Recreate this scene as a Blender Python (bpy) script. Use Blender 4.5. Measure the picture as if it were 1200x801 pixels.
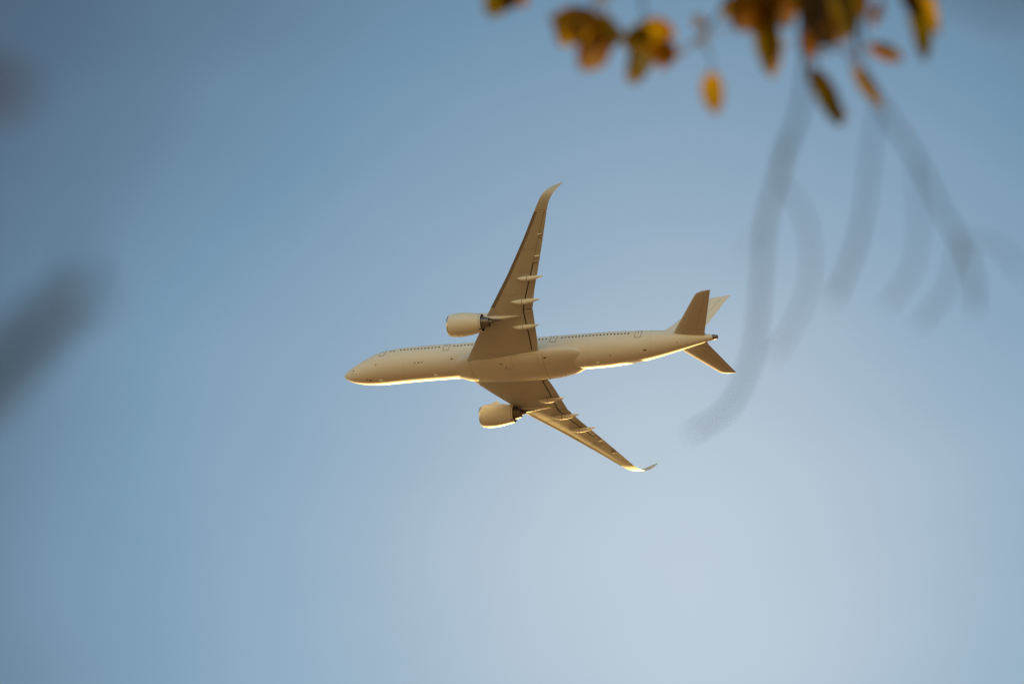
import bpy, bmesh, math, random
from mathutils import Vector, Matrix, noise
R_ = math.radians
sc = bpy.context.scene
for o in list(bpy.data.objects):
    bpy.data.objects.remove(o)

# ---------------------------------------------------------------- camera
ELEV = R_(43.5)
cd = bpy.data.cameras.new("camera")
cam = bpy.data.objects.new("camera", cd)
sc.collection.objects.link(cam)
cam.location = (0, 0, 1.7)
GROUND_Z = 0.0
cam.rotation_euler = (R_(90) + ELEV, 0, 0)
cd.lens = 200
cd.sensor_width = 36
cd.clip_start = 0.1
cd.clip_end = 200000
cd.dof.use_dof = True
cd.dof.focus_distance = 972
cd.dof.aperture_fstop = 7.1
sc.camera = cam
bpy.context.view_layer.update()
CAM = Matrix.Translation(cam.location) @ Matrix.Rotation(R_(90) + ELEV, 4, 'X')

# ---------------------------------------------------------------- sky and sun
SUN_EL, SUN_AZ = R_(7.4), R_(2.4)          # azimuth from +Y towards +X
sun_dir = Vector((math.sin(SUN_AZ)*math.cos(SUN_EL), math.cos(SUN_AZ)*math.cos(SUN_EL), math.sin(SUN_EL)))
world = bpy.data.worlds.new("World")
sc.world = world
world.use_nodes = True
nt = world.node_tree
nt.nodes.clear()
N, L = nt.nodes.new, nt.links.new
sky = N('ShaderNodeTexSky')
sky.sky_type = 'NISHITA'
sky.sun_disc = False
sky.sun_elevation = SUN_EL
sky.sun_rotation = SUN_AZ
sky.altitude = 50
sky.air_density = 1.0
sky.dust_density = 0.7
sky.ozone_density = 1.5
bg = N('ShaderNodeBackground')
bg.inputs['Strength'].default_value = 0.149
wo = N('ShaderNodeOutputWorld')
# lens vignette put into the sky colour, bright at one direction, darker outwards,
# and a warm band added low in the sky as fill: both depend only on the direction in the sky
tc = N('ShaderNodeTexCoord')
vignette_dir = (CAM.to_3x3() @ Vector(((800-600)/6666.7, -(610-400.5)/6666.7, -1.0))).normalized()
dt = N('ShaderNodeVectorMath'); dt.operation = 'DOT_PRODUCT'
dt.inputs[1].default_value = vignette_dir
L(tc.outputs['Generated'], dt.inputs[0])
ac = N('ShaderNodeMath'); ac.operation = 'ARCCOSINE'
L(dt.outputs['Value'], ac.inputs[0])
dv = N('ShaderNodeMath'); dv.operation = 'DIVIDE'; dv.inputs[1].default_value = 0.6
wsp = N('ShaderNodeTexNoise')                # slight unevenness in the painted vignette
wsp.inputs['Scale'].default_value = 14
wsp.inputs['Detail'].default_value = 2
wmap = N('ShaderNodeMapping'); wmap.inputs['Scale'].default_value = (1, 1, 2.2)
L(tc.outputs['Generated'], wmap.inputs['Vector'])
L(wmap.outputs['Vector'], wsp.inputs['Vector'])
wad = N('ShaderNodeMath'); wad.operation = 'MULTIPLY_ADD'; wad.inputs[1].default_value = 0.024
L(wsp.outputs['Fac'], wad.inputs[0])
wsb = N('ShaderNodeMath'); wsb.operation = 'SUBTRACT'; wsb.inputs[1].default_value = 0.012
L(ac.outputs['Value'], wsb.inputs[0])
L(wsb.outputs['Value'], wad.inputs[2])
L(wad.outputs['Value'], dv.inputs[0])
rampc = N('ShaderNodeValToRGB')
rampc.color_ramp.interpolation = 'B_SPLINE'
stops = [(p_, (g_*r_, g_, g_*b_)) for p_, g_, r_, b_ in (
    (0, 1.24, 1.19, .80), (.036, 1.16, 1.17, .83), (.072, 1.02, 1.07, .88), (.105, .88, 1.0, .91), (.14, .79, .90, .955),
    (.165, .70, .84, .985), (.195, .56, .86, 1.0), (.245, .28, .88, 1.04), (.33, .38, .93, 1.03), (.6, .70, 1.05, .96))]  # last stops lift the far sky again to keep its fill light
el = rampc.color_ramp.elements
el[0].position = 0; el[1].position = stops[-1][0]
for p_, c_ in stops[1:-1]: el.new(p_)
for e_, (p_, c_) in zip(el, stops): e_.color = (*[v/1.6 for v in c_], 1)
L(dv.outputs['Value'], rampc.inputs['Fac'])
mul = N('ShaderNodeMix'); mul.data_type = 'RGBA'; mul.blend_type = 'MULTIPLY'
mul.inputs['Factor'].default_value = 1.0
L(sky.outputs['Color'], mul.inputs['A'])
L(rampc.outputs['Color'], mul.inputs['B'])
sep = N('ShaderNodeSeparateXYZ')
L(tc.outputs['Generated'], sep.inputs[0])
hz = N('ShaderNodeMapRange'); hz.interpolation_type = 'SMOOTHSTEP'
hz.inputs['From Min'].default_value = 0.0
hz.inputs['From Max'].default_value = 0.45
hz.inputs['To Min'].default_value = 1.0
hz.inputs['To Max'].default_value = 0.0
L(sep.outputs['Z'], hz.inputs['Value'])
warm = N('ShaderNodeMix'); warm.data_type = 'RGBA'; warm.blend_type = 'MULTIPLY'
dsun = N('ShaderNodeVectorMath'); dsun.operation = 'DOT_PRODUCT'
dsun.inputs[1].default_value = sun_dir
L(tc.outputs['Generated'], dsun.inputs[0])
aw = N('ShaderNodeMapRange'); aw.interpolation_type = 'SMOOTHSTEP'
aw.inputs['From Min'].default_value = -0.1
aw.inputs['From Max'].default_value = 0.75
aw.inputs['To Min'].default_value = 1.0
aw.inputs['To Max'].default_value = 0.0
L(dsun.outputs['Value'], aw.inputs['Value'])
wf = N('ShaderNodeMath'); wf.operation = 'MULTIPLY'
L(hz.outputs['Result'], wf.inputs[0]); L(aw.outputs['Result'], wf.inputs[1])
L(wf.outputs['Value'], warm.inputs['Factor'])
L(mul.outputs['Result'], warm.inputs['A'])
warm.inputs['B'].default_value = (3.8, 2.7, 1.6, 1)  # added warm fill for fuselage sides and ground, fading towards the sun
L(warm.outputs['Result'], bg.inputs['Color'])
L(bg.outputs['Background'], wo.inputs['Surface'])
world.cycles.sampling_method = 'MANUAL'
world.cycles.sample_map_resolution = 2048

sd = bpy.data.lights.new("sun", 'SUN')
sun = bpy.data.objects.new("sun", sd)
sc.collection.objects.link(sun)
sd.energy = 2.25
sd.angle = R_(0.53)
sd.color = (1.0, 0.64, 0.21)
sun.rotation_euler = sun_dir.to_track_quat('Z', 'Y').to_euler()
sun.location = sun_dir*50

sc.view_settings.view_transform = 'Standard'
sc.view_settings.look = 'None'
sc.view_settings.exposure = 1.65
sc.view_settings.gamma = 1
sc.view_settings.use_curve_mapping = False

# ---------------------------------------------------------------- helpers
def mat(name, col, rough=0.5, metal=0.0, var=0.0, scale=3.0, coat=0.0, trans=None, stretch=None, bump=0.0):
    m = bpy.data.materials.new(name)
    m.use_nodes = True
    t = m.node_tree
    b = t.nodes['Principled BSDF']
    b.inputs['Base Color'].default_value = (*col, 1)
    b.inputs['Roughness'].default_value = rough
    b.inputs['Metallic'].default_value = metal
    b.inputs['Coat Weight'].default_value = coat
    b.inputs['Coat Roughness'].default_value = 0.12
    if var:
        tc = t.nodes.new('ShaderNodeTexCoord')
        mp = t.nodes.new('ShaderNodeMapping')
        if stretch:
            mp.inputs['Scale'].default_value = stretch
        nz = t.nodes.new('ShaderNodeTexNoise')
        nz.inputs['Scale'].default_value = scale
        nz.inputs['Detail'].default_value = 6
        t.links.new(tc.outputs['Object'], mp.inputs['Vector'])
        t.links.new(mp.outputs['Vector'], nz.inputs['Vector'])
        mx = t.nodes.new('ShaderNodeMix')
        mx.data_type = 'RGBA'
        mx.inputs['A'].default_value = (*[c*(1-var) for c in col], 1)
        mx.inputs['B'].default_value = (*[min(1, c*(1+var)) for c in col], 1)
        t.links.new(nz.outputs['Fac'], mx.inputs['Factor'])
        t.links.new(mx.outputs['Result'], b.inputs['Base Color'])
        if bump:
            bp = t.nodes.new('ShaderNodeBump')
            bp.inputs['Distance'].default_value = bump
            t.links.new(nz.outputs['Fac'], bp.inputs['Height'])
            t.links.new(bp.outputs['Normal'], b.inputs['Normal'])
    if trans:
        tr = t.nodes.new('ShaderNodeBsdfTranslucent')
        tr.inputs['Color'].default_value = (*trans, 1)
        ms = t.nodes.new('ShaderNodeMixShader')
        ms.inputs['Fac'].default_value = 0.5
        out = t.nodes['Material Output']
        t.links.new(b.outputs['BSDF'], ms.inputs[1])
        t.links.new(tr.outputs['BSDF'], ms.inputs[2])
        t.links.new(ms.outputs['Shader'], out.inputs['Surface'])
    return m

M = {
 'white':  mat('white_paint', (0.78, 0.76, 0.71), 0.5, var=0.06, scale=0.6, coat=0.0, stretch=(0.25, 1, 1)),
 'grey':   mat('wing_grey_paint', (0.54, 0.53, 0.49), 0.5, var=0.08, scale=0.8, coat=0.0, stretch=(0.3, 1, 1)),
 'fair':   mat('light_grey_paint', (0.72, 0.70, 0.65), 0.5, var=0.07, scale=0.8, coat=0.0, stretch=(0.3, 1, 1)),
 'tail':   mat('tail_paint', (0.55, 0.53, 0.49), 0.5, var=0.06, scale=0.8, coat=0.0, stretch=(0.3, 1, 1)),
 'slat':   mat('slat_metal', (0.26, 0.23, 0.20), 0.5, 0.0, var=0.12, scale=1.5),
 'cove':   mat('cove_sealant', (0.07, 0.055, 0.045), 0.8, var=0.2, scale=2),
 'line':   mat('panel_gap', (0.09, 0.075, 0.06), 0.8, var=0.1, scale=2),
 'glass':  mat('dark_glass', (0.015, 0.018, 0.025), 0.12, var=0.1, scale=2),
 'lip':    mat('polished_lip', (0.62, 0.60, 0.57), 0.28, 0.85, var=0.05, scale=2),
 'titan':  mat('titanium', (0.20, 0.18, 0.165), 0.42, 0.7, var=0.25, scale=2.5),
 'soot':   mat('dark_duct', (0.05, 0.045, 0.04), 0.6, 0.2, var=0.2, scale=3),
 'fan':    mat('fan_blade', (0.12, 0.12, 0.13), 0.35, 0.7, var=0.1, scale=2),
 'red':    mat('red_lettering', (0.35, 0.10, 0.12), 0.4, var=0.08, scale=2),
 'redl':   mat('beacon_lens', (0.55, 0.05, 0.03), 0.2, var=0.08, scale=2),
}

def link(name, me, m=None, parent=None, smooth=True, mats=None):
    o = bpy.data.objects.new(name, me)
    sc.collection.objects.link(o)
    if mats:
        for k in mats:
            me.materials.append(k)
    elif m:
        me.materials.append(m)
    if parent:
        o.parent = parent
    if smooth:
        for p in me.polygons:
            p.use_smooth = True
    return o

def tag(o, label, cat=None, group=None, kind=None):
    o['label'] = label
    if cat: o['category'] = cat
    if group: o['group'] = group
    if kind: o['kind'] = kind

def sharp(me, ang=38):
    bm = bmesh.new(); bm.from_mesh(me)
    bmesh.ops.remove_doubles(bm, verts=bm.verts, dist=0.0004)
    bmesh.ops.recalc_face_normals(bm, faces=bm.faces)
    for e in bm.edges:
        if len(e.link_faces) == 2 and e.calc_face_angle(0) > R_(ang):
            e.smooth = False
    bm.to_mesh(me); bm.free()

def loft(name, loops, m=None, parent=None, caps=True, closed=True, mats=None, fmat=None, ang=38):
    n = len(loops[0]); V = []; F = []; FM = []
    for lp in loops:
        V += [tuple(p) for p in lp]
    for i in range(len(loops)-1):
        for j in range(n if closed else n-1):
            k = (j+1) % n
            F.append((i*n+j, i*n+k, (i+1)*n+k, (i+1)*n+j))
            FM.append(fmat(i, j) if fmat else 0)
    if caps:
        F.append(tuple(range(n))[::-1]); FM.append(0)
        b = (len(loops)-1)*n
        F.append(tuple(range(b, b+n))); FM.append(0)
    me = bpy.data.meshes.new(name)
    me.from_pydata(V, [], F)
    for p, k in zip(me.polygons, FM):
        p.material_index = k
    o = link(name, me, m, parent, mats=mats)
    sharp(me, ang)
    return o

def interp(x, xs, ys):
    if x <= xs[0]: return ys[0]
    for i in range(len(xs)-1):
        if x <= xs[i+1]:
            t = (x-xs[i])/(xs[i+1]-xs[i])
            return ys[i]+(ys[i+1]-ys[i])*t
    return ys[-1]

def smooth_interp(x, xs, ys):
    """monotone-ish cubic through the table"""
    n = len(xs)
    if x <= xs[0]: return ys[0]
    if x >= xs[-1]: return ys[-1]
    d = [(ys[i+1]-ys[i])/(xs[i+1]-xs[i]) for i in range(n-1)]
    def mslope(i):
        if i == 0: return d[0]
        if i == n-1: return d[-1]
        if d[i-1]*d[i] <= 0: return 0
        return 2*d[i-1]*d[i]/(d[i-1]+d[i])
    for i in range(n-1):
        if x <= xs[i+1]:
            h = xs[i+1]-xs[i]; t = (x-xs[i])/h
            a, b = mslope(i)*h, mslope(i+1)*h
            return (2*t**3-3*t*t+1)*ys[i]+(t**3-2*t*t+t)*a+(-2*t**3+3*t*t)*ys[i+1]+(t**3-t*t)*b

def crom(pts, k=8):
    P = [Vector(p) for p in pts]
    P = [P[0]*2-P[1]] + P + [P[-1]*2-P[-2]]
    out = []
    for i in range(1, len(P)-2):
        for s in range(k):
            t = s/k
            out.append(0.5*((2*P[i])+(P[i+1]-P[i-1])*t+(2*P[i-1]-5*P[i]+4*P[i+1]-P[i+2])*t*t+(3*P[i]-P[i-1]-3*P[i+1]+P[i+2])*t**3))
    out.append(P[-2])
    return out

def tube_loops(pts, rad, seg=10):
    loops = []; up = Vector((0.13, 0.21, 0.97)).normalized(); n = len(pts)
    for i, p in enumerate(pts):
        d = (pts[min(i+1, n-1)]-pts[max(i-1, 0)]).normalized()
        a = d.cross(up)
        if a.length < 1e-3: a = d.cross(Vector((1, 0, 0)))
        a.normalize(); b = d.cross(a); up = -b if b.dot(up) < 0 else b
        b = up
        r = rad(i/(n-1))
        loops.append([p+(a*math.cos(2*math.pi*j/seg)+b*math.sin(2*math.pi*j/seg))*r for j in range(seg)])
    return loops

def lathe(name, prof, centre, m, parent, seg=64, mats=None, fmat=None, tilt=0.0, closed_prof=False, ang=38):
    """prof: list of (x, r); axis along +x through centre (y, z) offset; tilt lifts z per metre of x"""
    cy_, cz_, x0 = centre
    loops = []
    for x, r in prof:
        loops.append([(x, cy_+r*math.cos(2*math.pi*j/seg), cz_+(x-x0)*tilt+r*math.sin(2*math.pi*j/seg)) for j in range(seg)])
    return loft(name, loops, m, parent, caps=not closed_prof, mats=mats, fmat=fmat, ang=ang)

# ================================================================ GROUND
def make_ground():
    bm = bmesh.new()
    rings = [0, 20, 80, 300, 1000, 4000, 15000, 60000]
    prev = [bm.verts.new((0, 0, 0))]
    for r in rings[1:]:
        cur = [bm.verts.new((r*math.cos(2*math.pi*i/48), r*math.sin(2*math.pi*i/48), 0)) for i in range(48)]
        for i in range(48):
            k = (i+1) % 48
            if len(prev) == 1: bm.faces.new((prev[0], cur[i], cur[k]))
            else: bm.faces.new((prev[i], cur[i], cur[k], prev[k]))
        prev = cur
    me = bpy.data.meshes.new('ground'); bm.to_mesh(me); bm.free()
    m = bpy.data.materials.new('dry_autumn_field'); m.use_nodes = True
    t = m.node_tree; b = t.nodes['Principled BSDF']; b.inputs['Roughness'].default_value = 0.9
    b.inputs['Specular IOR Level'].default_value = 0.1
    tcn = t.nodes.new('ShaderNodeTexCoord')
    n1 = t.nodes.new('ShaderNodeTexNoise'); n1.inputs['Scale'].default_value = 0.004; n1.inputs['Detail'].default_value = 10
    n2 = t.nodes.new('ShaderNodeTexNoise'); n2.inputs['Scale'].default_value = 1.3; n2.inputs['Detail'].default_value = 8
    t.links.new(tcn.outputs['Object'], n1.inputs['Vector']); t.links.new(tcn.outputs['Object'], n2.inputs['Vector'])
    r1 = t.nodes.new('ShaderNodeValToRGB')
    r1.color_ramp.elements[0].position = 0.35; r1.color_ramp.elements[0].color = (0.37, 0.212, 0.088, 1)
    r1.color_ramp.elements[1].position = 0.65; r1.color_ramp.elements[1].color = (0.47, 0.285, 0.135, 1)
    t.links.new(n1.outputs['Fac'], r1.inputs['Fac'])
    mx = t.nodes.new('ShaderNodeMix'); mx.data_type = 'RGBA'; mx.blend_type = 'OVERLAY'; mx.inputs['Factor'].default_value = 0.35
    t.links.new(r1.outputs['Color'], mx.inputs['A']); t.links.new(n2.outputs['Color'], mx.inputs['B'])
    t.links.new(mx.outputs['Result'], b.inputs['Base Color'])
    g = link('ground', me, m, smooth=False)
    g.location = (0, cam.location.y, GROUND_Z)
    tag(g, 'dry ochre autumn field far below the aircraft', kind='structure')
make_ground()

# ================================================================ AIRLINER (x aft from nose, y starboard, z up)
plane = bpy.data.objects.new('airliner', None)
sc.collection.objects.link(plane)
tag(plane, 'white twin engine airliner flying with gear up, its underside in warm shade', 'airplane')
ROT = Matrix(((0.94933469, 0.25832966, 0.17896772), (0.07280536, -0.73476827, 0.67439971), (0.30571725, -0.62720123, -0.71634878)))
plane.matrix_world = CAM @ Matrix.Translation((-27.915, -4.673, -976.22)) @ ROT.to_4x4()
plane.empty_display_size = 5

# --- fuselage sections: x, centre height, half width, half height
FX  = [-0.45,-0.36,-0.12, 0.35, 1.0, 1.8, 2.8, 3.8, 4.8, 6.0, 7.2, 9.0, 11.5, 15, 42, 45.5, 48.5, 52.3, 56.2, 59.4, 62.0, 63.8, 64.9, 65.3]
FZ  = [-1.85,-1.84,-1.80,-1.74,-1.64,-1.50,-1.27,-1.02,-.79,-.54,-.37,-.19, -.06,  0,  0, .02, .08, .24, .57, .84, 1.00, 1.08, 1.12, 1.13]
FR  = [0.02, 0.26, 0.52, 0.86, 1.25, 1.60, 1.98, 2.30, 2.55, 2.77, 2.89, 2.97, 3.0,  3.0, 3.0, 2.98, 2.90, 2.64, 2.13, 1.55, 1.03, .66, .44, .36]
FX2, FZ2, FR2 = FX, FZ, FR
def fus(x):
    zc = smooth_interp(x, FX, FZ); r = smooth_interp(x, FX, FR)
    return zc, r*0.992, r*1.012
def fpt(x, th, off=0.0):
    zc, w, h = fus(x)
    return Vector((x, (w+off)*math.cos(th), zc+(h+off)*math.sin(th)))
def xs_list():
    out = []
    for i in range(len(FX)-1):
        k = 3 if i < 12 else (6 if i in (13,) else 4)
        for s in range(k):
            out.append(FX[i]+(FX[i+1]-FX[i])*s/k)
    return out+[FX[-1]]
SEG = 96
fuselage = loft('fuselage', [[fpt(x, 2*math.pi*j/SEG) for j in range(SEG)] for x in xs_list()], M['white'], plane, ang=60)

def patch(name, x0, x1, t0, t1, m, parent, off=0.012, nx=4, ny=4, corner=0.0, surf=None, thick=0.03):
    """a thin raised plate that follows the fuselage skin, rounded at its corners"""
    surf = surf or fpt
    bm = bmesh.new()
    xc, tcn = (x0+x1)/2, (t0+t1)/2; hx, ht = (x1-x0)/2, (t1-t0)/2
    ring = []
    K = 20
    for k in range(K):
        a = 2*math.pi*k/K
        c, s = math.cos(a), math.sin(a)
        e = 2/ (2+corner)
        ring.append((xc+hx*math.copysign(abs(c)**e, c), tcn+ht*math.copysign(abs(s)**e, s)))
    top = [bm.verts.new(surf(x, t, off)) for x, t in ring]
    bot = [bm.verts.new(surf(x, t, off-thick)) for x, t in ring]
    mid = [bm.verts.new(surf(xc+(x-xc)*0.5, tcn+(t-tcn)*0.5, off)) for x, t in ring]
    c0 = bm.verts.new(surf(xc, tcn, off))
    for k in range(K):
        q = (k+1) % K
        bm.faces.new((top[k], top[q], bot[q], bot[k]))
        bm.faces.new((mid[k], mid[q], top[q], top[k]))
        bm.faces.new((c0, mid[q], mid[k]))
    bmesh.ops.recalc_face_normals(bm, faces=bm.faces)
    me = bpy.data.meshes.new(name); bm.to_mesh(me); bm.free()
    return link(name, me, m, parent, smooth=False)

def ribbon(name, pts, w, m, parent, surf=None, off=0.012, closed=False):
    """a thin strip along (x, theta) points on a skin"""
    surf = surf or fpt
    P = [Vector(surf(x, t, off)) for x, t in pts]
    Q = [Vector(surf(x, t, 0.3)) for x, t in pts]
    n = len(P); loops = []
    idx = list(range(n))+([0] if closed else [])
    for i in idx:
        a = P[(i-1) % n if closed else max(i-1, 0)]; b = P[(i+1) % n if closed else min(i+1, n-1)]
        d = (b-a).normalized(); nn = (Q[i]-P[i]).normalized(); s = d.cross(nn).normalized()*w/2
        loops.append([P[i]-s, P[i]+s, P[i]+s-nn*0.04, P[i]-s-nn*0.04])
    return loft(name, loops, m, parent, caps=not closed, ang=20)

def th_of(x, z, side):                       # side -1 port, +1 starboard
    zc, w, h = fus(x)
    a = math.asin(max(-1, min(1, (z-zc)/h)))
    return a if side > 0 else math.pi-a

# cabin windows of the port side, four doors each side
def windows(x0, x1, n, skip=()):
    for i in range(n):
        if i in skip: continue
        x = x0+(x1-x0)*i/(n-1)
        a, b = sorted((th_of(x, 0.42, -1), th_of(x, 0.80, -1)))
        patch('cabin_window', x-0.135, x+0.135, a, b, M['glass'], plane, corner=2.0)
windows(8.2, 17.0, 15, skip=(2,))
windows(19.75, 36.2, 27)
windows(39.0, 50.75, 20)
for side in (-1, 1):
    for xd in (6.75, 18.35, 37.5, 52.4):
        pts = []
        zb, zt_, hw = -0.38, 1.55, 0.54
        for k in range(28):
            a = 2*math.pi*k/28; c, s = math.cos(a), math.sin(a); e = 0.36
            xx = xd+hw*math.copysign(abs(c)**e, c); zz = (zb+zt_)/2+(zt_-zb)/2*math.copysign(abs(s)**e, s)
            pts.append((xx, th_of(xx, zz, side)))
        xm = xd
        a, b = sorted((th_of(xm, zb+0.06, side), th_of(xm, zt_-0.06, side)))
        d = patch('cabin_door', xd-hw+0.05, xd+hw-0.05, a, b, M['white'], plane, off=0.006, corner=4)
        ribbon('door_seal', pts, 0.075, M['line'], d, closed=True, off=0.013)
        a, b = sorted((th_of(xm, 0.75, side), th_of(xm, 1.0, side)))
        patch('door_window', xd-0.1, xd+0.1, a, b, M['glass'], d, off=0.016, corner=1)

# cockpit windows
for side in (-1, 1):
    for (xa, xb, za, zb) in ((1.55, 2.25, -0.05, 0.42), (2.05, 2.9, 0.15, 0.85), (2.95, 3.8, 0.35, 1.0)):
        xm = (xa+xb)/2
        a, b = sorted((th_of(xm, za, side), th_of(xm, zb, side)))
        patch('cockpit_window', xa, xb, a, b, M['glass'], plane, corner=1.5, off=0.014)

# red company lettering high on the front (only a sliver of it is in sight) and dark registration aft
for i in range(9):
    x = 9.8+i*0.75
    a, b = sorted((th_of(x, 1.75, -1), th_of(x, 2.45, -1)))
    patch('lettering', x-0.26, x+0.26, a, b, M['red'], plane, corner=0.5)
for i in range(6):
    x = 54.3+i*0.42
    a, b = sorted((th_of(x, 1.75, -1), th_of(x, 2.15, -1)))
    patch('registration_mark', x-0.14, x+0.14, a, b, M['line'], plane, corner=1)

rng = lambda a, b, n: [a+(b-a)*i/(n-1) for i in range(n)]
# static ports, drains and small aerials
FACE = math.atan2(-0.716, -0.627)
for (x, dth, w, hh) in ((12.9, -0.10, .13, .03), (13.6, -0.10, .13, .035), (14.2, -0.10, .1, .03), (5.9, -.30, .10, .04), (19.6, -.16, .16, .045), (47.6, 0.35, .12, .03), (53.6, .30, .28, .045), (59.0, .10, .08, .05), (4.1, .62, .12, .05), (1.6, -.45, .1, .08), (1.35, -.15, .08, .05)):
    patch('service_port', x-w, x+w, FACE+dth-hh, FACE+dth+hh, M['line'], plane, corner=1)
patch('nose_light', 4.4, 4.85, FACE+.60, FACE+.74, M['slat'], plane, off=0.05, corner=0.5, thick=0.1)
for pts in ([(3.6, R_(258)), (5.0, R_(257)), (6.3, R_(257))], [(6.3, t) for t in rng(R_(257), R_(283), 8)],
            [(10.9, t) for t in rng(R_(200), R_(340), 24)], [(19.0, t) for t in rng(R_(190), R_(350), 24)], [(43.9, t) for t in rng(R_(190), R_(350), 24)],
            [(54.6, t) for t in rng(R_(170), R_(370), 24)], [(60.6, t) for t in rng(R_(170), R_(370), 24)]):
    ribbon('panel_seam', pts, 0.014, M['line'], fuselage, off=0.004)
for x in (6.2, 16.0, 45.0):                  # blade aerials on the belly line
    zc, w, h = fus(x)
    z0 = zc-h
    loft('blade_antenna', [[(x+dx*1.0+s*0.10, y*1.0, z0+0.06-s*0.32) for dx, y in ((0, 0), (.12, .03), (.38, .02), (.42, 0), (.38, -.02), (.12, -.03))] for s in (0, 1)], M['white'], plane)

# tail cone end: auxiliary exhaust
zc, w, h = fus(65.3)
lathe('tail_exhaust', [(64.75, 0.47), (65.2, 0.405), (65.62, 0.33), (65.62, 0.27), (65.1, 0.25)], (0.0, 1.12, 65.3), M['titan'], plane, seg=32)
lathe('tail_light', [(65.40, 0.03), (65.44, 0.09), (65.60, 0.11), (65.72, 0.06), (65.74, 0.01)], (0.0, 0.74, 65.3), M['redl'], plane, seg=16)

# --- belly fairing
BX = [19.2, 20.6, 22.2, 24.5, 27, 30, 33, 36, 38, 39.6, 41.2, 42.6]
BW = [1.60, 2.15, 2.75, 3.15, 3.34, 3.40, 3.42, 3.42, 3.30, 3.08, 2.70, 2.10]
BB = [-2.75,-3.00,-3.30,-3.58,-3.74,-3.80,-3.80,-3.74,-3.55,-3.30,-2.98,-2.70]
BC = [-1.9,-1.9,-1.92,-1.95,-2.0,-2.05,-2.1,-2.1,-2.05,-2.0,-1.95,-1.9]
BT = [.5,.5,.6,.7,.7,.7,.62,.6,.6,.6,.6,.6]
def bpt(x, th, off=0.0):
    w = smooth_interp(x, BX, BW); zb = smooth_interp(x, BX, BB); zc = interp(x, BX, BC)
    h = zc-zb
    c, s = math.cos(th), math.sin(th); e = 2/2.35
    hh = h if s < 0 else interp(x, BX, BT)
    return Vector((x, (w+off)*math.copysign(abs(c)**e, c), zc+(hh+off)*math.copysign(abs(s)**e, s)))
bx = []
for i in range(len(BX)-1):
    for s in range(4): bx.append(BX[i]+(BX[i+1]-BX[i])*s/4)
bx.append(BX[-1])
fairing = loft('belly_fairing', [[bpt(x, 2*math.pi*j/96) for j in range(96)] for x in bx], M['fair'], plane, ang=60)
for pts in ([(23.0, t) for t in rng(R_(200), R_(340), 24)],
            [(36.1, t) for t in rng(R_(200), R_(340), 24)],
            [(x, R_(262)) for x in rng(28.9, 30.4, 5)],
            [(30.6, t) for t in rng(R_(212), R_(262), 12)],
            [(x, R_(212)) for x in rng(30.6, 35.2, 10)],
            [(35.2, t) for t in rng(R_(212), R_(262), 12)]):
    ribbon('panel_seam', pts, 0.035 if len(pts) > 20 else 0.018, M['line'], fairing, surf=bpt, off=0.008)
for (x, t, w, hh) in ((28.6, R_(243), .22, .035), (29.4, R_(255), .06, .06), (36.5, R_(232), .25, .05), (24.4, R_(206), .5, .02)):
    patch('access_panel', x-w, x+w, t-hh, t+hh, M['line'], fairing, surf=bpt, corner=1)

# --- wings
WT = [  # s, y, xLE, zLE, xTE, zTE, t/c, cant(deg)
 (0.0, 0.0, 20.90, -2.60, 35.35, -2.80, .135, 6),
 (3.4, 3.4, 23.20, -2.50, 35.50, -2.68, .130, 8),
 (6.4, 6.4, 25.20, -2.06, 35.92, -2.20, .122, 9),
 (11.7, 11.7, 28.75, -1.20, 36.47, -1.30, .112, 11),
 (15.3, 15.3, 31.40, -.42, 37.63, -.48, .105, 13),
 (18.3, 18.3, 33.60, .26, 38.85, .22, .10, 13),
 (24.5, 24.5, 37.75, 1.66, 41.20, 1.64, .095, 14),
 (29.4, 29.4, 40.78, 2.82, 42.97, 2.80, .09, 17),
 (31.0, 30.95, 41.80, 3.37, 43.68, 3.34, .085, 24),
 (32.0, 31.80, 42.50, 3.88, 44.35, 3.82, .08, 38),
 (32.8, 32.22, 43.25, 4.52, 44.98, 4.46, .075, 58),
 (33.7, 32.40, 44.45, 5.35, 45.62, 5.32, .07, 76),
 (34.45, 32.38, 45.85, 6.08, 46.14, 6.07, .06, 82)]
WS = [r[0] for r in WT]
def wsec(s):
    f = (lambda k: interp(s, WS, [r[k] for r in WT])) if s <= 29.4 else (lambda k: smooth_interp(s, WS[6:], [r[k] for r in WT[6:]]))
    return [f(k) for k in range(1, 8)]
def foil(c):
    c = max(0, min(1, c))
    return 5*(.2969*math.sqrt(c)-.1260*c-.3516*c*c+.2843*c**3-.1015*c**4)
def wpt(s, c, f, side, off=0.0):
    """f = -1 lower skin ... +1 upper skin; off = extra metres outwards"""
    y, xl, zl, xt, zt, tcr, cant = wsec(s)
    ch = xt-xl
    t = foil(c)*tcr*ch
    camber = 0.018*ch*math.sin(math.pi*min(1, c))-0.022*ch*max(0, 1-c/.16)**2
    if f < 0: t *= 0.62+0.38*min(1, c/.35)
    a = R_(cant)
    d = camber+f*t+off*(1 if f > 0 else -1)
    return Vector((xl+(xt-xl)*c, side*(y-math.sin(a)*d), zl+(zt-zl)*c+math.cos(a)*d))
CFY = [3.4, 6.3, 8.9, 11.6, 15.3, 20.0, 29.0]
CFV = [.905, .875, .83, .775, .775, .76, .765]
cf = lambda s: interp(s, CFY, CFV)

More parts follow.
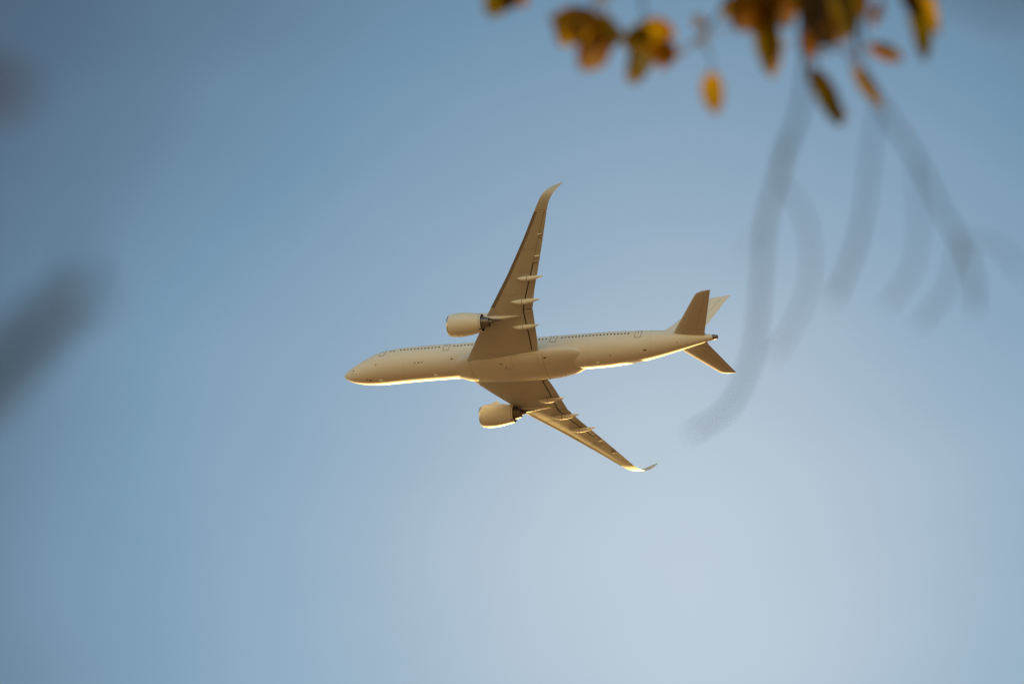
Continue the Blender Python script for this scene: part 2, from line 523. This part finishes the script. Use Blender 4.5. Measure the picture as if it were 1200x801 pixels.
COS = [0.5-0.5*math.cos(math.pi*i/12) for i in range(13)]
def wing(side):
    st = [0, 1.7, 3.4, 3.6, 5, 6.4, 8.2, 10, 11.55, 11.7, 13.5, 15.3, 18.3, 19.9, 20.1, 22, 24.5, 27, 29.1, 29.4]
    st += [29.9, 30.4, 31.0, 31.5, 31.8, 32.1, 32.4, 32.7, 33.0, 33.35, 33.7, 34.0, 34.25, 34.45]
    zone = lambda s: 3.59 < s < 29.11
    loops = []
    for s in st:
        c1 = cf(min(max(s, 3.4), 29.0)); lp = []
        up = [1-0.5*(1-math.cos(math.pi*i/14)) for i in range(15)]
        zn = zone(s)
        last = 0.985 if zn else 1.0
        for c in up:
            lp.append(wpt(s, c*last if c > 0.9 else c, 1, side))
        for i in range(1, 11):
            c = c1*(0.5-0.5*math.cos(math.pi*i/10))
            lp.append(wpt(s, c, -1, side))
        # cove step
        lp.append(wpt(s, c1+0.001, 0.35 if zn else -1, side))
        for c in (0.35, 0.7):
            lp.append(wpt(s, c1+(last-c1)*c, 0.35 if zn else -1, side))
        lp.append(wpt(s, last-0.002, 0.35 if zn else -1, side))
        loops.append(lp)
    n = len(loops[0])
    def fm(i, j):
        s = (st[i]+st[i+1])/2
        return 1 if (3.59 < s < 29.11 and j >= 24 and j < n-1) else 0
    w = loft('wing', loops, None, plane, mats=[M['grey'], M['cove']], fmat=fm)
    # trailing edge surfaces
    def surface(name, s0, s1, ns, gap):
        lps = []
        for k in range(ns+1):
            s = s0+(s1-s0)*k/ns
            c0 = cf(s)+gap/ (wsec(s)[3]-wsec(s)[1]); lp = []
            for q in range(9):
                c = c0+(1-c0)*q/8
                lp.append(wpt(s, c, -1, side))
            for q in range(8, -1, -1):
                u = q/8; c = c0+(1-c0)*u
                f = 0.22 if q > 0 else -0.5
                lp.append(wpt(s, c+(0.001 if q == 8 else 0), f, side))
            lps.append(lp)
        return loft(name, lps, M['grey'], w)
    surface('flap', 3.66, 11.52, 10, 0.2)
    surface('flap', 11.66, 19.85, 8, 0.2)
    surface('aileron', 20.0, 24.4, 4, 0.06)
    surface('aileron', 24.5, 29.05, 4, 0.06)
    # slats: shells wrapped round the leading edge outboard of the engine and between fuselage and engine
    def slat(s0, s1, ns):
        lps = []
        for k in range(ns+1):
            s = s0+(s1-s0)*k/ns; lp = []; ch = wsec(s)[2+1]-wsec(s)[1]
            cc = 0.5/ch+0.025
            outer = [(0.16*(1-q/8)**2, 1) for q in range(9)]+[(cc*(q/6)**2, -1) for q in range(1, 7)]
            for c, f in outer: lp.append(wpt(s, c, f, side, 0.014)-Vector((0.014 if c < 0.01 else 0, 0, 0)))
            for c, f in reversed(outer): lp.append(wpt(s, c+0.002, f*0.85, side, 0))
            lps.append(lp)
        sl = loft('slat', lps, M['slat'], w)
        return sl
    cuts = [12.35, 15.6, 19.0, 22.4, 25.9, 29.35]
    for a, b in zip(cuts, cuts[1:]): slat(a, b-0.06, 4)
    # flap track fairings: slim canoes
    for (s, xa, xb, wd, dp) in ((8.45, 32.1, 36.95, .42, .78), (13.3, 33.0, 38.15, .45, .85), (17.5, 35.0, 39.75, .40, .78), (21.3, 38.9, 40.1, .13, .26), (25.2, 40.2, 41.2, .07, .14)):
        y, xl, zl, xt, zt, tcr, cant = wsec(s)
        lps = []
        K = 40
        for k in range(K+1):
            u = k/K; x = xa+(xb-xa)*u
            prof = max(0.02, (math.sin(math.pi*min(1, u*0.5/0.42) ) if u < 0.42 else math.cos(math.pi/2*((u-0.42)/0.58)))**0.75) if u not in (0, 1) else 0.02
            if u < 0.42: prof = max(0.02, math.sin(math.pi/2*u/0.42)**0.8)
            c = min(1.0, max(0, (x-xl)/(xt-xl)))
            zs = wpt(s, c, -1, 1).z
            zc_ = zs-dp*0.30*prof
            lps.append([(x, side*(y+wd*prof*math.cos(2*math.pi*j/36)), zc_+(dp*0.72 if math.sin(2*math.pi*j/36) < 0 else dp*0.35)*prof*math.sin(2*math.pi*j/36)) for j in range(36)])
        f = loft('flap_track_fairing', lps, M['white'], w, ang=70)
        # hinge joint ring
        if dp > 0.5:
            k0 = int(K*0.42); lps2 = []
            for dx in (0, 0.07):
                lps2.append([(p[0]+dx, side*y+(p[1]-side*y)*1.02, zc_c+(p[2]-zc_c)*1.02) for p in lps[k0] for zc_c in (lps[k0][0][2],)])
            loft('fairing_joint', lps2, M['line'], f)
    # chord seams
    def seam(s, c0, c1, wdt=0.05):
        lps = []
        for q in range(9):
            c = c0+(c1-c0)*q/8
            a = wpt(s-wdt/2, c, -1, side, .006); b = wpt(s+wdt/2, c, -1, side, .006)
            lps.append([a, b, b+Vector((0, 0, .02)), a+Vector((0, 0, .02))])
        loft('panel_seam', lps, M['line'], w)
    for s, c0, c1, wd in ((14.5, .12, .74, .025), (22.6, .12, .74, .025), (29.55, .1, .95, .03)): seam(s, c0, c1, wd)
    # long seam under the inboard wing along the rear spar
    # navigation light
    p = wpt(30.2, 0.02, -1, side)
    return w
wing_port = wing(-1)
wing_stbd = wing(1)

# wing root fillet shoulders aft of the wing
# --- engines
def engine(side):
    cyy, cz, x0, tilt = side*10.53, -2.86, 21.7, 0.022
    C = (cyy, cz, x0)
    outer = [(21.92, 1.845), (22.4, 1.955), (23.0, 2.02), (23.7, 2.05), (24.5, 2.02), (25.3, 1.93), (26.2, 1.775), (27.0, 1.615), (27.55, 1.50),
             (27.55, 1.455), (27.0, 1.52), (26.2, 1.60), (25.0, 1.62)]
    e = lathe('engine', outer, C, None, plane, tilt=tilt, mats=[M['white'], M['soot']], fmat=lambda i, j: 1 if i >= 9 else 0, closed_prof=True, seg=72)
    lathe('inlet_lip', [(21.92, 1.845), (21.74, 1.77), (21.62, 1.68), (21.60, 1.60), (21.68, 1.53), (21.9, 1.49), (22.5, 1.47), (23.3, 1.50)], C, M['lip'], e, tilt=tilt, closed_prof=True, seg=72)
    # fan disc with blades
    bm = bmesh.new()
    for k in range(22):
        a0 = 2*math.pi*k/22
        vs = []
        for r, tw, cw in ((0.36, .25, .35), (0.9, .55, .42), (1.49, .95, .45)):
            for sgn in (-1, 1):
                a = a0+sgn*cw*math.sin(tw)/(2*r)*1.0
                vs.append(bm.verts.new((23.2+sgn*cw*math.cos(tw)/2+0.1, cyy+r*math.cos(a), cz+(23.2-x0)*tilt+r*math.sin(a))))
        bm.faces.new((vs[0], vs[1], vs[3], vs[2])); bm.faces.new((vs[2], vs[3], vs[5], vs[4]))
    r_ = bmesh.ops.solidify(bm, geom=bm.faces[:], thickness=0.02)
    me = bpy.data.meshes.new('fan'); bm.to_mesh(me); bm.free()
    link('fan', me, M['fan'], e)
    lathe('spinner', [(22.45, .02), (22.6, .14), (22.9, .29), (23.3, .40), (23.6, .42)], C, M['fan'], e, tilt=tilt, seg=32)
    lathe('fan_stator', [(23.75, 1.48), (23.8, 1.48), (23.85, 0.4), (23.8, 0.4)], C, M['soot'], e, tilt=tilt, seg=40)
    lathe('core_cowl', [(24.6, 1.10), (25.6, 1.24), (26.6, 1.20), (27.6, 1.02), (28.4, .83), (28.75, .74), (28.75, .69), (28.2, .72)], C, M['titan'], e, tilt=tilt, seg=48)
    lathe('exhaust_cone', [(28.1, .50), (28.7, .43), (29.2, .28), (29.6, .12), (29.75, .02)], C, M['titan'], e, tilt=tilt, seg=32)
    # strake on the inboard shoulder
    sgn = -side
    a = math.atan2(math.sin(R_(48)), sgn*math.cos(R_(48)))
    d = Vector((0, math.cos(a), math.sin(a))); nrm = Vector((0, -math.sin(a), math.cos(a)))*0.03
    base = Vector((0, cyy, cz+0.03))
    pf = [(23.1, 2.0), (23.9, 2.02), (24.75, 1.98), (24.7, 2.42), (24.2, 2.40)]
    loft('strake', [[base+Vector((x, 0, 0))+d*r+nrm*k for x, r in pf] for k in (-1, 1)], M['white'], e)
    # cowl seams
    for xx, rr in ((27.25, 1.565),):
        lathe('cowl_seam', [(xx, rr+.006), (xx+.05, rr+.005)], C, M['line'], e, tilt=tilt, closed_prof=True)
    # drain outlet under the nozzle
    zz = cz+0.12
    lps = []
    for u, wd in ((0, .03), (.3, .09), (.7, .09), (1, .03)):
        x = 27.2+u*0.75
        lps.append([(x, cyy+wd*c_, zz-1.56+0.06*u+wd*1.2*s_) for c_, s_ in [(math.cos(2*math.pi*j/10), math.sin(2*math.pi*j/10)) for j in range(10)]])
    loft('drain_mast', lps, M['soot'], e)
    # pylon: fin-like body from the nacelle crown to the wing and along under it
    lps = []
    tab = [  # x, bottom z, top z, half width
      (23.6, -0.95, -0.72, .05), (24.6, -1.15, -0.50, .20), (25.8, -1.35, -0.38, .30), (27.0, -1.60, -0.42, .34), (28.2, -1.95, -0.60, .36),
      (29.2, -2.20, -0.9, .36), (30.2, -2.28, -1.0, .33), (31.2, -2.18, -1.1, .28), (32.2, -2.02, -1.2, .22), (33.2, -1.86, -1.3, .14), (34.0, -1.72, -1.35, .05)]
    for x, zb, zt_, hw in tab:
        y, xl, zl, xt, zt2, tcr, cant = wsec(10.53)
        lp = []
        for j in range(20):
            a = 2*math.pi*j/20; c_, s_ = math.cos(a), math.sin(a); ee = 0.6
            lp.append((x, cyy+hw*math.copysign(abs(c_)**ee, c_), (zb+zt_)/2+(zt_-zb)/2*math.copysign(abs(s_)**ee, s_)))
        lps.append(lp)
    py = loft('pylon', lps, M['fair'], plane, ang=50)
    lps = []
    for x, zb, zt_, hw in ((27.4, -2.05, -1.5, .10), (28.2, -2.22, -1.7, .27), (29.2, -2.42, -2.0, .29), (30.2, -2.48, -2.1, .20), (31.0, -2.38, -2.1, .05)):
        lps.append([(x, cyy+hw*math.cos(2*math.pi*j/16), (zb+zt_)/2+(zt_-zb)/2*math.sin(2*math.pi*j/16)) for j in range(16)])
    loft('heat_shield', lps, M['titan'], py, ang=50)
    return e
engine(-1); engine(1)

# --- tailplane
def stab(side):
    T = [(0.6, 57.2, .95, 63.6, .95, .10), (1.5, 58.15, 1.0, 63.75, 1.0, .10), (8.75, 63.55, 2.12, 66.2, 2.24, .085), (9.1, 63.95, 2.2, 66.32, 2.3, .08), (9.38, 64.75, 2.30, 66.42, 2.34, .06), (9.48, 65.7, 2.36, 66.47, 2.38, .04)]
    def pt(row, c, f):
        y, xl, zl, xt, zt, tcr = row
        return Vector((xl+(xt-xl)*c, side*y, zl+(zt-zl)*c+f*foil(c)*tcr*(xt-xl)))
    loops = []
    for row in T:
        loops.append([pt(row, 1-c, 1) for c in COS]+[pt(row, c, -1) for c in COS[1:]])
    h = loft('horizontal_stabilizer', loops, M['tail'], plane)
    # elevator hinge line
    lps = []
    for q in range(13):
        u = q/12; y = 1.9+(8.3-1.9)*u
        row = [y]+[T[1][k]+(T[2][k]-T[1][k])*((y-1.5)/7.25) for k in range(1, 6)]
        a = pt(row, .70, -1)-Vector((0, 0, .006)); b = pt(row, .70+.035/(row[3]-row[1]), -1)-Vector((0, 0, .006))
        lps.append([a, b, b+Vector((0, 0, .02)), a+Vector((0, 0, .02))])
    loft('elevator_seam', lps, M['line'], h)
stab(-1); stab(1)

# --- fin
FT = [(2.1, 53.2, 62.0, .05), (2.9, 55.0, 62.45, .095), (4.5, 56.7, 63.3, .10), (10.7, 62.15, 65.85, .09), (11.0, 62.75, 66.02, .08), (11.25, 63.7, 66.15, .06), (11.38, 65.1, 66.25, .04)]
loops = []
for z, xl, xt, tcr in FT:
    ch = xt-xl
    loops.append([(xl+ch*(1-c), foil(1-c)*tcr*ch, z+0.12*(1-c)) for c in COS]+[(xl+ch*c, -foil(c)*tcr*ch, z+0.12*c) for c in COS[1:]])
fin = loft('vertical_stabilizer', loops, M['white'], plane)
for side in (-1, 1):
    lps = []
    for q in range(11):
        u = q/10; z = 3.3+(10.5-3.3)*u
        xl = interp(z, [r[0] for r in FT], [r[1] for r in FT]); xt = interp(z, [r[0] for r in FT], [r[2] for r in FT]); tcr = interp(z, [r[0] for r in FT], [r[3] for r in FT])
        ch = xt-xl
        lps.append([(xl+ch*.69, side*(foil(.69)*tcr*ch+.006), z), (xl+ch*.69+.04, side*(foil(.69)*tcr*ch+.005), z), (xl+ch*.69+.04, side*(foil(.69)*tcr*ch-.02), z), (xl+ch*.69, side*(foil(.69)*tcr*ch-.02), z)])
    loft('rudder_seam', lps, M['line'], fin)

# ================================================================ TREES beside the photographer
rnd = random.Random(7)
def at(px, py, d):
    """a world point d metres out along the sight line through a pixel of the 1200 x 801 photograph"""
    f = 200/36*1200
    v = Vector(((px-600)/f, -(py-400.5)/f, -1.0)).normalized()
    return CAM @ (v*d)

bark = mat('bark', (0.13, 0.10, 0.08), 0.85, var=0.35, scale=30, bump=0.004, stretch=(1, 1, .3))
twigm = mat('twig_bark', (0.075, 0.06, 0.06), 0.8, var=0.25, scale=60)
darktwig = mat('dark_twig_bark', (0.035, 0.035, 0.06), 0.8, var=0.25, scale=60)
L_OR = mat('orange_leaf', (0.46, 0.23, 0.008), 0.8, var=0.35, scale=25, trans=(0.42, 0.215, 0.003))
L_YE = mat('yellow_leaf', (0.36, 0.24, 0.008), 0.8, var=0.3, scale=25, trans=(0.46, 0.31, 0.004))
L_OL = mat('olive_leaf', (0.20, 0.17, 0.012), 0.8, var=0.35, scale=25, trans=(0.26, 0.20, 0.004))
L_DK = mat('dark_brown_leaf', (0.13, 0.075, 0.012), 0.8, var=0.4, scale=25, trans=(0.08, 0.045, 0.002))
L_PA = mat('sunlit_pale_leaf', (0.42, 0.38, 0.36), 0.5, var=0.1, scale=25, trans=(0.2, 0.17, 0.15))  # bright sun specks on leaves, put into a pale colour

def branch(name, pts, r0, r1, m, parent, seg=10, k=8):
    P = crom(pts, k)
    return loft(name, tube_loops(P, lambda t: r0+(r1-r0)*t, seg), m, parent, ang=80)

def leaf_mesh_into(bm, base, tip, width, cup=0.12, roll=0.0):
    base, tip = Vector(base), Vector(tip)
    d = tip-base; ln = d.length; d.normalize()
    side = d.cross(Vector((0, -0.77, -0.64))).normalized()
    side = (Matrix.Rotation(roll, 3, d) @ side)
    nrm = side.cross(d).normalized()
    n = 10; rows = []
    for i in range(n+1):
        u = i/n
        w = width/2*(math.sin(math.pi*min(1, u**0.85))**0.55) if 0 < u < 1 else 0.0006
        w *= 1+0.07*math.sin(u*23+ln*90)
        c = base+d*ln*u+nrm*(ln*0.10*math.sin(math.pi*u))
        row = []
        for v in (-1, -0.5, 0, 0.5, 1):
            row.append(bm.verts.new(c+side*w*v+nrm*(abs(v)*w*cup*2)))
        rows.append(row)
    for i in range(n):
        for j in range(4):
            bm.faces.new((rows[i][j], rows[i][j+1], rows[i+1][j+1], rows[i+1][j]))

def leaf(px0, py0, px1, py1, wpx, d, m, parent, roll=0.0, dd=0.0):
    wpx *= 1.3
    base, tip = at(px0, py0, d), at(px1, py1, d+dd)
    bm = bmesh.new()
    leaf_mesh_into(bm, base, tip, wpx/ (200/36*1200)*d, roll=roll)
    bmesh.ops.solidify(bm, geom=bm.faces[:], thickness=0.0004)
    me = bpy.data.meshes.new('leaf'); bm.to_mesh(me); bm.free()
    return link('leaf', me, m, parent)

# --- the autumn tree, about 12 m up the sight line; its trunk stands to the right of the picture
D = 8.8
treeA = bpy.data.objects.new('autumn_tree', None)
sc.collection.objects.link(treeA)
tag(treeA, 'autumn tree whose out of focus orange and olive leaves hang in at the top edge', 'tree', 'trees beside the photographer')
top = at(1500, -420, D)
base = Vector((top.x+1.1, top.y+0.6, GROUND_Z))
branch('trunk', [base, base+Vector((-.1, .05, 2.5)), base+Vector((-.25, -.1, 5.5)), base+Vector((-.6, -.3, 8.3)), base+Vector((-.7, -.2, 11.0)), base+Vector((-.6, .1, 13))], .19, .03, bark, treeA, seg=20)
limb0 = base+Vector((-.52, -.25, 7.6))
branch('limb', [limb0, at(1480, -190, D), at(1180, -125, D), at(960, -75, D-.1), at(760, -55, D+.1), at(600, -45, D), at(430, -75, D)], .045, .006, bark, treeA, k=10)
branch('limb', [base+Vector((-.6, -.3, 8.3)), at(1700, -500, D+.5), at(1400, -560, D+1), at(1100, -600, D+1.2)], .05, .008, bark, treeA)
TW = [
 ([(960, -75), (945, -20), (938, 35), (943, 85)], .0045, .0022, 0),
 ([(960, -75), (985, -20), (1003, 40), (1006, 78)], .004, .0018, .1),
 ([(1010, -85), (1015, 0), (1012, 40), (1022, 56)], .003, .0015, 0),
 ([(1080, -98), (1068, -40), (1076, 5)], .003, .0015, .1),
 ([(900, -68), (900, -30), (893, 5)], .003, .0015, 0),
 ([(760, -55), (752, -10), (757, 28)], .003, .0015, 0),
 ([(860, -65), (850, 0), (822, 42), (796, 62)], .0028, .0015, 0),
 ([(822, 42), (832, 65), (835, 84)], .0018, .0012, 0),
 ([(690, -50), (697, -10), (690, 25)], .003, .0015, 0),
 ([(590, -45), (588, -15), (582, 0)], .003, .0015, 0),
 ([(1045, -92), (1040, -20), (1030, 14)], .002, .0012, 0),
]
pinktwig = mat('pink_twig_bark', (0.34, 0.24, 0.23), 0.8, var=0.2, scale=60)
for pts in ([(700, 6), (716, 22), (728, 40)], [(792, 68), (820, 44), (850, 34), (868, 22)], [(905, 84), (915, 60), (935, 45)], [(995, 58), (1012, 60), (1020, 52)], [(958, 66), (985, 58), (1003, 74)]):
    branch('twig', [at(x, y, D-.05) for x, y in pts], .0022, .0014, pinktwig, treeA, seg=8)
for pts, a, b, dz in TW:
    branch('twig', [at(x, y, D+dz*i/3) for i, (x, y) in enumerate(pts)], a, b, twigm, treeA, seg=8)
LV = [
 (590, -18, 574, 20, 26, L_OL, 0, .2), (598, -26, 616, 8, 20, L_OR, 0, .2), (602, -20, 590, 12, 18, L_DK, .05, .2),
 (688, 14, 652, 46, 30, L_OR, .1, .3), (690, 18, 658, 54, 24, L_YE, -.05, .2), (688, 8, 672, 52, 24, L_DK, -.05, .2), (694, 12, 691, 84, 32, L_OR, .15, .2), (698, 12, 704, 62, 26, L_YE, .05, .4),
 (704, 16, 722, 56, 15, L_OL, .08, .3), (676, 6, 686, 40, 28, L_OL, .1, .2),
 (756, 34, 740, 99, 22, L_YE, .1, .2), (752, 26, 758, 80, 22, L_OL, .12, .3), (748, 26, 776, 62, 32, L_YE, 0, .2), (792, 44, 752, 34, 24, L_OR, .1, .1), (790, 50, 764, 72, 24, L_OR, .02, .2), (794, 58, 773, 82, 17, L_OR, -.05, .4), (784, 60, 776, 82, 14, L_DK, -.08, .2),
 (833, 83, 839, 134, 21, L_YE, 0, .15), (836, 90, 841, 133, 12, L_OR, .03, .1),
 (888, -20, 864, 38, 30, L_DK, 0, .3), (884, -14, 876, 38, 28, L_OR, .1, .2), (897, -10, 903, 90, 24, L_OL, .0, .2), (901, 20, 906, 92, 17, L_YE, -.05, .2), (902, -12, 920, 28, 30, L_OR, .1, .3), (896, -20, 896, 34, 30, L_YE, .12, .2), (915, -30, 930, 10, 26, L_OR, .1, .3),
 (948, -25, 950, 42, 28, L_DK, 0, .3), (962, -22, 968, 56, 30, L_DK, .1, .3), (972, -20, 982, 52, 34, L_OR, .12, .2), (985, -20, 998, 44, 28, L_OL, .0, .2), (990, -14, 978, 46, 26, L_YE, .14, .2), (952, 12, 976, 58, 20, L_DK, -.1, .2), (960, -30, 1004, 12, 26, L_YE, .1, .3), (944, 30, 958, 66, 14, L_OR, .05, .3),
 (949, 78, 985, 148, 20, L_DK, 0, .15), (952, 92, 986, 146, 14, L_OL, .1, .2), (968, 118, 985, 147, 12, L_YE, .14, .2),
 (1000, 75, 1036, 128, 15, L_YE, 0, .2), (1003, 80, 1030, 118, 9, L_DK, -.04, .2), (1016, 53, 1058, 69, 15, L_OR, .05, .2), (1024, 52, 1054, 66, 9, L_OL, -.03, .2),
 (1034, 2, 1022, 32, 11, L_OR, 0, .3), (1066, -15, 1084, 72, 20, L_OL, .05, .2), (1072, -12, 1102, 40, 18, L_OL, -.05, .3), (1078, -10, 1096, 36, 13, L_YE, -.1, .3), (1058, -20, 1080, 20, 18, L_DK, 0, .2),
 (872, -10, 852, 22, 22, L_YE, .1, .2), (905, -8, 890, 26, 26, L_OL, .12, .2), (930, -22, 938, 14, 20, L_YE, .1, .2), (972, 4, 962, 44, 20, L_YE, .13, .2), (1000, -18, 1006, 24, 18, L_OR, .1, .3),
 (984, 10, 1000, 34, 18, L_YE, -.06, .2), (952, -12, 940, 22, 16, L_OL, .05, .3), (880, 10, 894, 44, 16, L_OR, .06, .3), (915, 5, 924, 34, 14, L_YE, .04, .3), (745, 30, 738, 62, 14, L_YE, .06, .3), (668, 20, 652, 34, 20, L_YE, .12, .2),
 (812, 20, 828, 32, 12, L_PA, 0, .2), (696, -12, 714, 2, 14, L_PA, 0, .2), (815, 50, 830, 46, 8, L_PA, 0, .2), (940, 42, 943, 80, 8, L_OR, 0, .3), (722, 30, 732, 50, 8, L_OL, 0, .3),
]
for i, (x0, y0, x1, y1, w, m, dd, roll) in enumerate(LV):
    leaf(x0, y0, x1, y1, w, D+0.05*math.sin(i*2.1), m, treeA, roll=roll if i % 2 else -roll, dd=dd)
# the rest of the crown, out of the frame, above and to the right: many small leaves as one mass
bm = bmesh.new()
for i in range(900):
    q = rnd.random()
    c = at(rnd.uniform(380, 1650), rnd.uniform(-760, -150), D+rnd.uniform(-.6, 1.2)) if q < .7 else base+Vector((rnd.gauss(-.2, .9), rnd.gauss(0, .9), rnd.uniform(10.6, 13.6)))
    lc = CAM.inverted() @ c
    if lc.z < 0 and abs(lc.x/lc.z) < 0.115 and abs(lc.y/lc.z) < 0.078: continue     # keep the view of the sky open
    v = Vector((rnd.gauss(0, .4), rnd.gauss(0, .4), -1)).normalized()
    leaf_mesh_into(bm, c, c+v*rnd.uniform(.07, .11), .035, roll=rnd.uniform(-1, 1))
me = bpy.data.meshes.new('foliage'); bm.to_mesh(me); bm.free()
fo = link('foliage', me, L_YE, treeA); fo['kind'] = 'stuff'

# --- bare drooping twigs, nearer (about 5.6 m): a slender tree standing right of the frame
B = 5.2
treeB = bpy.data.objects.new('slender_tree', None)
sc.collection.objects.link(treeB)
tag(treeB, 'bare slender tree with drooping hooked twigs blurred to pale streaks right of the tail', 'tree', 'trees beside the photographer')
tb = at(1500, -300, B); base = Vector((tb.x+.5, tb.y+.2, GROUND_Z))
branch('trunk', [base, base+Vector((-.05, 0, 2)), base+Vector((-.2, -.05, 4)), base+Vector((-.3, 0, 5.6)), base+Vector((-.35, .1, 7.2))], .06, .012, bark, treeB, seg=16)
branch('limb', [base+Vector((-.3, 0, 5.6)), at(1420, -330, B), at(1180, -230, B), at(1000, -170, B), at(960, -120, B)], .014, .006, bark, treeB)
S = [
 ([(960, -120), (958, 0), (948, 70), (938, 128), (915, 198), (898, 258), (893, 318), (886, 395), (870, 450), (846, 485), (810, 508)], 8.0, 6.5),
 ([(936, 132), (912, 200), (940, 246), (951, 300), (945, 345), (926, 388), (906, 415)], 3.5, 5.0),
 ([(960, -120), (985, 0), (1005, 75), (1038, 132), (1074, 186), (1103, 246), (1128, 290), (1142, 330), (1143, 362)], 7.0, 6.5),
 ([(1032, 122), (1022, 165), (1017, 216), (1005, 282), (978, 352)], 4.5, 6.5),
 ([(1072, 184), (1075, 225), (1077, 270), (1068, 318), (1040, 358)], 3.2, 4.5),
 ([(1124, 284), (1116, 320), (1106, 346), (1076, 382)], 4.5, 4.5),
 ([(1120, 276), (1145, 283), (1175, 290), (1196, 322)], 3.5, 3.8),
 ([(899, 258), (884, 278), (868, 300)], 2.0, 1.5),
]
k = B/(200/36*1200)/2
bluetwig = mat('grey_twig_bark', (0.04, 0.04, 0.055), 0.8, var=0.25, scale=60)
for i0, (pts, a, b) in enumerate(S):
    branch('twig', [at(x, y, B+.02*i) for i, (x, y) in enumerate(pts)], a*k*.86, b*k*.84, twigm if i0 == 2 else bluetwig, treeB, seg=8)

branch('twig', [at(1420, -330, B), at(1300, -160, 3.4), at(1215, -20, 2.2), at(1165, 0, 2.1), at(1120, -25, 2.1), at(1085, -60, 2.1)], .003, .0022, darktwig, treeB, seg=8)
# --- close, very blurred twigs at the left edge
Cd = 2.05
treeC = bpy.data.objects.new('sapling', None)
sc.collection.objects.link(treeC)
tag(treeC, 'young sapling close to the lens, blurred to a dark smudge at the left edge', 'tree', 'trees beside the photographer')
tb = at(-500, 700, Cd); base = Vector((tb.x-.25, tb.y+.1, GROUND_Z))
branch('trunk', [base, base+Vector((.01, 0, 1)), base+Vector((-.02, 0, 2)), base+Vector((.03, 0, 3)), base+Vector((0, .02, 3.8))], .02, .005, bark, treeC, seg=12)
k = Cd/(200/36*1200)/2
branch('twig', [base+Vector((.02, 0, 2.7)), at(-300, 620, Cd), at(-60, 500, Cd), at(20, 425, Cd), at(70, 372, Cd), at(108, 336, Cd)], 27*k, 25*k, darktwig, treeC)
branch('twig', [at(40, 398, Cd), at(80, 350, Cd), at(98, 300, Cd), at(100, 280, Cd)], 12*k, 8*k, darktwig, treeC)
branch('twig', [at(-60, 500, Cd), at(-25, 440, Cd), at(30, 385, Cd), at(75, 345, Cd)], 18*k, 14*k, darktwig, treeC)
bm = bmesh.new(); leaf_mesh_into(bm, at(40, 365, Cd), at(125, 345, Cd), 22*k*2, roll=.3)
me = bpy.data.meshes.new('bud'); bm.to_mesh(me); bm.free()
link('bud', me, L_DK, treeC)
branch('twig', [base+Vector((.03, 0, 3.0)), at(-300, 100, Cd), at(-100, 85, Cd), at(-25, 100, Cd)], 12*k, 8*k, darktwig, treeC)
bm = bmesh.new(); leaf_mesh_into(bm, at(-45, 98, Cd), at(30, 108, Cd), 46*k*2, roll=.2)
me = bpy.data.meshes.new('bud'); bm.to_mesh(me); bm.free()
link('bud', me, mat('red_brown_bud', (.10, .05, .055), .8, var=.2, scale=40, trans=(.04, .02, .02)), treeC)
